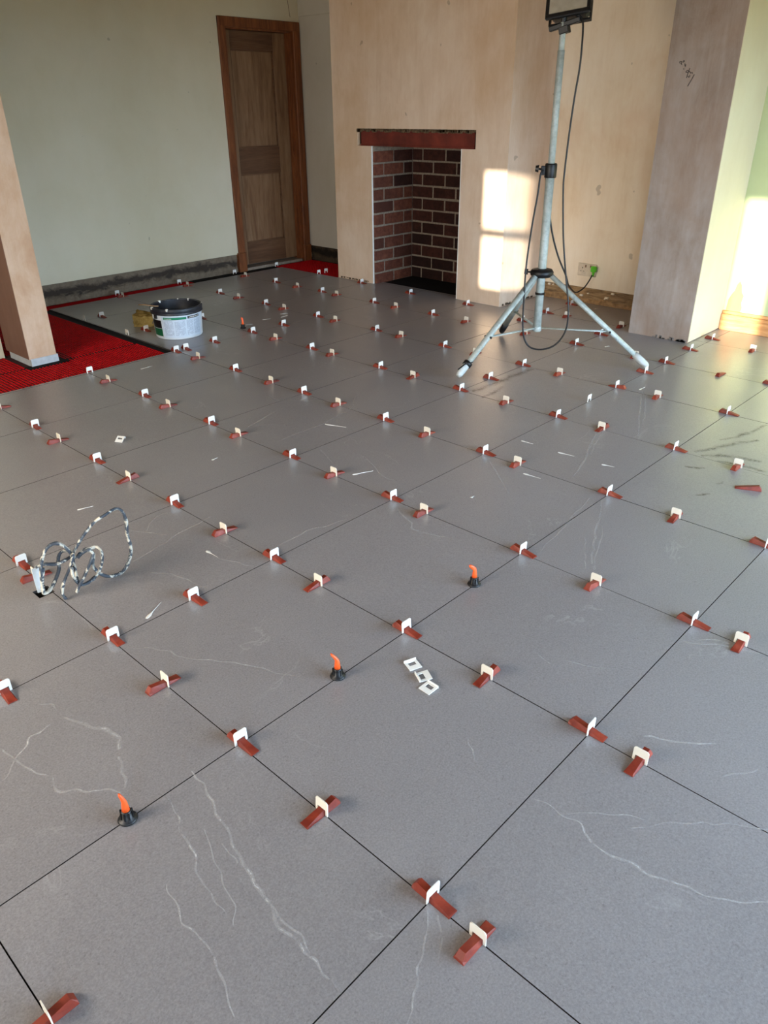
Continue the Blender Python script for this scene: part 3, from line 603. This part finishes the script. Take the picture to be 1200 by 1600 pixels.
for q in P_: rings.append([(q.x-.010,q.y+.003,q.z),(q.x+.010,q.y-.003,q.z),(q.x+.010,q.y-.001,q.z+.001),(q.x-.010,q.y+.005,q.z+.001)])
fl.loft(rings); o=obj('pale_tape',fl,simple('pale_blue_tape',(196,206,212),.6),e); o.location=(-.65,-2.1,0)

# ---------------------------------------------------------------- tub, stick, sponge
BX,BY=2.651,4.55
tub=tag(empty('adhesive_tub',(BX,BY,0)),'white round tub with black rim and green and white label','tub')
b=B().lathe([(.0,.0005),(.150,.0005),(.1545,.006),(.164,.165),(.166,.20),(.1615,.20),(.160,.165),(.1505,.012),(.0,.010)],n=48)
obj('body',b,simple('white_tub_plastic',(214,220,224),.4,.5,var=.03),tub,True)
obj('lining',B().lathe([(.0,.0125),(.1495,.0125),(.1592,.168),(.1605,.199)],n=48),simple('dark_tub_inside',(30,32,40),.5,.4,var=.4,scale=18),tub,True)  # inside of the tub, mottled dark navy
obj('rim',B().lathe([(.1655,.160),(.171,.161),(.1715,.168),(.1680,.172),(.1700,.176),(.1725,.196),(.1700,.2035),(.163,.204),(.1605,.197),(.1635,.175)],n=48),simple('dark_rim',(34,37,44),.45,.5,var=.3,scale=40),tub,True)
# bearing of the viewer side: label centred towards -x-y
def band(z0,z1,a0,a1,off=.0009):
    f=lambda z:.1545+(z-.006)*(.164-.1545)/.159+off
    return B().lathe([(f(z0),z0),(f(z1),z1)],n=24,a0=R(a0),a1=R(a1))
CA=240
lab=obj('label',band(.014,.156,CA-42,CA+62),simple('label_pale_blue',(196,208,220),.5,.4,var=.03),tub,True)
obj('green_stripe',band(.134,.150,CA-36,CA+18,.0016),simple('label_green',(24,122,86),.5,.4,var=.05),lab,True)
obj('black_stripe',band(.136,.152,CA+21,CA+54,.0016),MBLACK,lab,True)
obj('black_panel',band(.075,.128,CA-78,CA-44,.0014),MBLACK,tub,True)
obj('green_panel',band(.022,.072,CA-78,CA-44,.0014),simple('label_dark_green',(12,88,52),.5,.4,var=.05),tub,True)
tx=B(); rr=random.Random(8)
def strip(bb,z,a0,a1,hh,off=.0022):
    f=.1545+(z-.006)*.06+off
    n=max(2,int((a1-a0)/2)); rings=[[(f*math.cos(R(a0+(a1-a0)*k/n)),f*math.sin(R(a0+(a1-a0)*k/n)),zz) for k in range(n+1)] for zz in (z,z+hh)]
    bb.loft(rings,False,False)
for col_,(a0,a1) in enumerate(((CA-36,CA-14),(CA-10,CA+14),(CA+18,CA+34),(CA+37,CA+56))):
    z=.125
    while z>.026:
        a=a0
        while a<a1:
            l=rr.uniform(1.5,4.5)
            if rr.random()<.86: strip(tx,z,a,min(a+l,a1),.0016)
            a+=l+.9
        z-=.0045
obj('small_print',tx,simple('label_print_grey',(128,140,160),.5,.3),lab)
t2=B(); a=CA+24
while a<CA+50: strip(t2,.141,a,a+2.0,.006,.003); a+=3.1
a=CA-33
while a<CA-16: strip(t2,.139,a,a+1.1,.005,.003); a+=1.9
obj('white_print',t2,MWHITE,lab)
# folded wire handle with lug
obj('handle_lug',B().box(-.012,.012,-.006,.006,-.014,.014,.003).xf(Matrix.Translation((.167*math.cos(R(CA-58)),.167*math.sin(R(CA-58)),.150))@Matrix.Rotation(R(CA-58+90),4,'Z')),MBLACK,tub)
hp=[(.170*math.cos(R(CA-58-t*80)),.170*math.sin(R(CA-58-t*80)),.150-.07*math.sin(math.pi*t)) for t in [k/14 for k in range(15)]]
obj('wire_handle',B().tube(hp,.0018,6),simple('wire_steel',(120,120,120),.4,.5,.7),tub)
sp=B(); rr=random.Random(12)
for k in range(7):
    a=rr.uniform(0,6.28); s_=rr.uniform(.003,.010); x,y=.168*math.cos(a),.168*math.sin(a)
    sp.box(x-s_,x+s_,y-s_,y+s_,.190,.2055+rr.uniform(0,.002),.002)
obj('dried_splash',sp,MWHITE,tub)
stk=B().tube([(-.045,.0,0),(.0,.0,.003),(.07,.0,-.001),(.105,.0,0)],[.006,.008,.007,.006],8,.6)
tag(obj('wooden_stick',stk,simple('stained_wood',(150,122,92),.8,.3,var=.2),None,True,loc=(BX-.175,BY+.100,.2105),rot=(0,0,R(-66))),'short stained wooden stick resting across the tub\'s rim','stick')
# sponge
b=B(); bmesh.ops.create_cube(b.bm,size=1); bmesh.ops.subdivide_edges(b.bm,edges=b.bm.edges[:],cuts=11,use_grid_fill=True)
for v in b.bm.verts:
    p=v.co.copy(); q=Vector((p.x*.19,p.y*.13,(p.z+.5)*.075))
    n_=noise.fractal(Vector((p.x*3,p.y*3,p.z*2)),.9,2,3); q+=Vector((p.x,p.y,0)).normalized()*n_*.016 if p.length>.1 else Vector()
    q.z=max(.0008,q.z*(1+.35*n_)+.016*noise.noise(p*7)*(p.z+.5)); v.co=q
def spg():
    s=M('yellow_sponge_foam',.95,.1); n=s.noise(14,5,.7); f=s.noise(160,3,.6); s.col(s.ramp(n,[(.3,(112,92,50)),(.5,(158,136,80)),(.7,(178,158,100))])); s.bump(f,.8,.004); return s.m
tag(obj('sponge',b,spg(),None,True,loc=(2.655,4.935,0),rot=(0,0,R(-42))),'crumpled dirty yellow sponge lying left of the tub','sponge')

# ---------------------------------------------------------------- tripod, work lamp, cable
MSTEEL=M('grey_green_enamel',.42,.5); 
_n=MSTEEL.noise(40,5,.7); MSTEEL.col(MSTEEL.ramp(_n,[(.3,(140,148,142)),(.5,(166,174,168)),(.72,(184,190,184))])); MSTEEL=MSTEEL.m
C_=Vector((3.742,2.418,0)); F_=[Vector((3.140,2.527,0)),Vector((4.003,1.824,0)),Vector((4.083,2.902,0))]
tri=tag(empty('lamp_tripod',C_),'tall grey-green steel tripod stand with spread legs, before the chimney alcove','tripod')
def L_(p): return Vector(p)-C_
obj('lower_tube',B().tube([(0,0,.18),(0,0,1.03)],.0235,20),MSTEEL,tri,True)
obj('upper_tube',B().tube([(0,0,1.0),(0,0,1.60)],.0180,18).tube([(0,0,1.60),(0,0,1.72)],.0150,16),MSTEEL,tri,True)
hub=obj('hub_collar',B().lathe([(.024,-.026),(.050,-.024),(.064,-.012),(.067,.004),(.058,.018),(.030,.024),(.024,.024)],c=(0,0,.512),n=24),MBLACK,tri,True)
vd=Vector((-.526,.850,0))  # viewer's left
kn=B().tube([vd*.05+Vector((0,0,.512)),vd*.082+Vector((0,0,.514))],.005,8).tube([vd*.078+Vector((0,0,.514)),vd*.098+Vector((0,0,.515))],[.017,.014],10)
obj('clamp_knob',kn,MBLACK,hub)
cl=obj('clamp_collar',B().lathe([(.020,-.035),(.030,-.035),(.032,-.030),(.032,.030),(.029,.036),(.019,.036)],c=(0,0,1.045),n=20),MBLACK,tri,True)
obj('clamp_lug',B().box(-.014,.014,-.012,.012,-.022,.024,.003).xf(Matrix.Translation(vd*.038+Vector((0,0,1.045)))@Matrix.Rotation(math.atan2(vd.y,vd.x),4,'Z')),MBLACK,cl)
obj('clamp_knob',B().tube([vd*.045+Vector((0,0,1.052)),vd*.070+Vector((0,0,1.054))],.005,8).tube([vd*.064+Vector((0,0,1.054)),vd*.082+Vector((0,0,1.055))],[.019,.015],10),MBLACK,cl)
obj('ring',B().lathe([(.023,-.006),(.0275,-.006),(.0275,.006),(.023,.006)],c=(0,0,.395),n=20),MBLACK,tri,True)
for i,f in enumerate(F_):
    d=(f-C_).normalized(); top=d*.045+Vector((0,0,.505)); bot=L_(f)+Vector((0,0,.022))
    ax=(bot-top).normalized()
    leg=obj('leg',B().tube([top,bot-ax*.055],.0195,14,.72),MSTEEL,tri,True)
    ft=B().tube([bot-ax*.10,bot-ax*.045,bot-ax*.01,bot+ax*.004],[.0200,.0210,.019,.012],12)
    obj('rubber_foot',ft,simple('pale_foot',(188,192,188),.6) if i<2 else MBLACK,leg,True)
    bp=top.lerp(bot,.62); b=B().tube([Vector((0,0,.195))+d*.024,bp],.0105,8,.5); br=obj('brace',b,MSTEEL,tri,True)
    obj('rivet',B().tube([bp-d.cross(Vector((0,0,1)))*.025,bp+d.cross(Vector((0,0,1)))*.025],.007,8),MBLACK,br)
    if i==0:
        s_=bot-ax*.085; n1=ax.cross(Vector((0,0,1))).normalized()
        obj('foot_strap',B().tube([s_-ax*.012,s_+ax*.012],.0255,14),MBLACK,leg,True)
        u_=ax.cross(n1)
        obj('loose_strap',B().tube([s_-n1*.025+ax*-.02,s_+n1*-.01-u_*.024+ax*.02,s_+n1*.012-u_*.02+ax*.06],.006,6,.4),MBLACK,leg)
obj('tube_foot',B().lathe([(.0,-.006),(.022,-.006),(.026,0),(.026,.02),(.023,.024)],c=(0,0,.180),n=18),MSTEEL,tri,True)
# work lamp
lamp=tag(empty('work_lamp',C_+Vector((0,0,1.72))),'black cased halogen work lamp with grey glass, atop the tripod','work lamp')
MB_=Matrix.Rotation(math.atan2(-.80,.60)-R(24),4,'Z')
# local frame: x = along lamp width (viewer's left to right), y = away, tilted back
def lf(b): return b.xf(Matrix.Translation((.012,-.012,.100))@MB_@Matrix.Rotation(R(-20),4,'X')@Matrix.Rotation(R(-7),4,'Y'))
obj('case',lf(B().box(-.098,.098,.0,.085,-.075,.085,.018)),MBLACK,lamp)
obj('front_frame',lf(B().box(-.112,.112,-.016,.006,-.086,-.062,.005).box(-.112,.112,-.014,.006,.080,.10,.003).box(-.112,-.094,-.014,.006,-.084,.1,.003).box(.094,.112,-.014,.006,-.084,.1,.003)),MBLACK,lamp)
obj('front_glass',lf(B().box(-.096,.096,-.010,-.003,-.066,.083)),simple('dusty_glass',(156,148,132),.25,.6,var=.15,scale=20),lamp)
obj('case_fin',lf(B().box(-.09,.09,.085,.094,-.05,-.044).box(-.09,.09,.085,.094,-.03,-.024).box(-.09,.09,.085,.094,-.01,-.004).box(-.09,.09,.085,.094,.01,.016)),MBLACK,lamp)
obj('bracket',lf(B().box(-.104,.104,.03,.056,-.100,-.090,.002).box(-.106,-.099,.03,.056,-.100,.0,.002).box(.099,.106,.03,.056,-.100,.0,.002)),MBLACK,lamp)
obj('mount_bar',B().box(-.075,.085,-.014,.014,-.022,.0,.003).box(-.024,.024,-.024,.024,-.05,-.018,.003).xf(MB_@Matrix.Rotation(R(-14),4,'Y')),MBLACK,lamp)
obj('mount_knob',B().tube([(0,0,-.004),(.0,0,.03)],.014,10).xf(MB_),MBLACK,lamp)
obj('cable_gland',B().tube([(3.767-C_.x,2.352-C_.y,.022),(3.752-C_.x,2.375-C_.y,.06)],[.011,.016],10),MBLACK,lamp)
cbm=B().tube(catmull(CABLE,6),.0050,8)
cab=tag(empty('power_cable',(4.2,2.5,0)),'black cable hanging off the work lamp, looping low and running to the socket','cable')
o=obj('flex',cbm,MBLACK,cab,True); o.location=(-4.2,-2.5,0)
MLIME=simple('lime_green_plastic',(96,196,44),.4,.5,var=.1)
pg=B().box(-.030,.0,-.022,.022,-.020,.022,.006).tube([(-.018,0,-.018),(-.018,0,-.052)],[.011,.006],10).box(-.040,-.028,-.012,.012,-.012,.016,.003)
o=obj('plug',pg,MLIME,cab); o.location=(5.272-4.2,2.905-2.5,.262); o['label']='lime green plug'
# socket
so_=tag(empty('wall_socket',(ALC,2.975,.247)),'double wall socket on the alcove wall, green plug in it','socket')
obj('face_plate',B().box(-.009,.0,-.078,.078,-.046,.046,.003),simple('brushed_beige_plate',(206,192,170),.35,.5,.1),so_)
pn=B()
for cy in (.038,):
    pn.box(-.0095,-.0088,cy-.003,cy+.003,.008,.018).box(-.0095,-.0088,cy-.016,cy-.009,-.014,-.009).box(-.0095,-.0088,cy+.009,cy+.016,-.014,-.009)
obj('pin_hole',pn,MBLACK,so_)
for cy in (.012,-.030): obj('rocker_switch',B().box(-.013,-.008,cy-.005,cy+.005,.018,.036,.001),simple('switch_brown',(120,84,60),.4),so_)
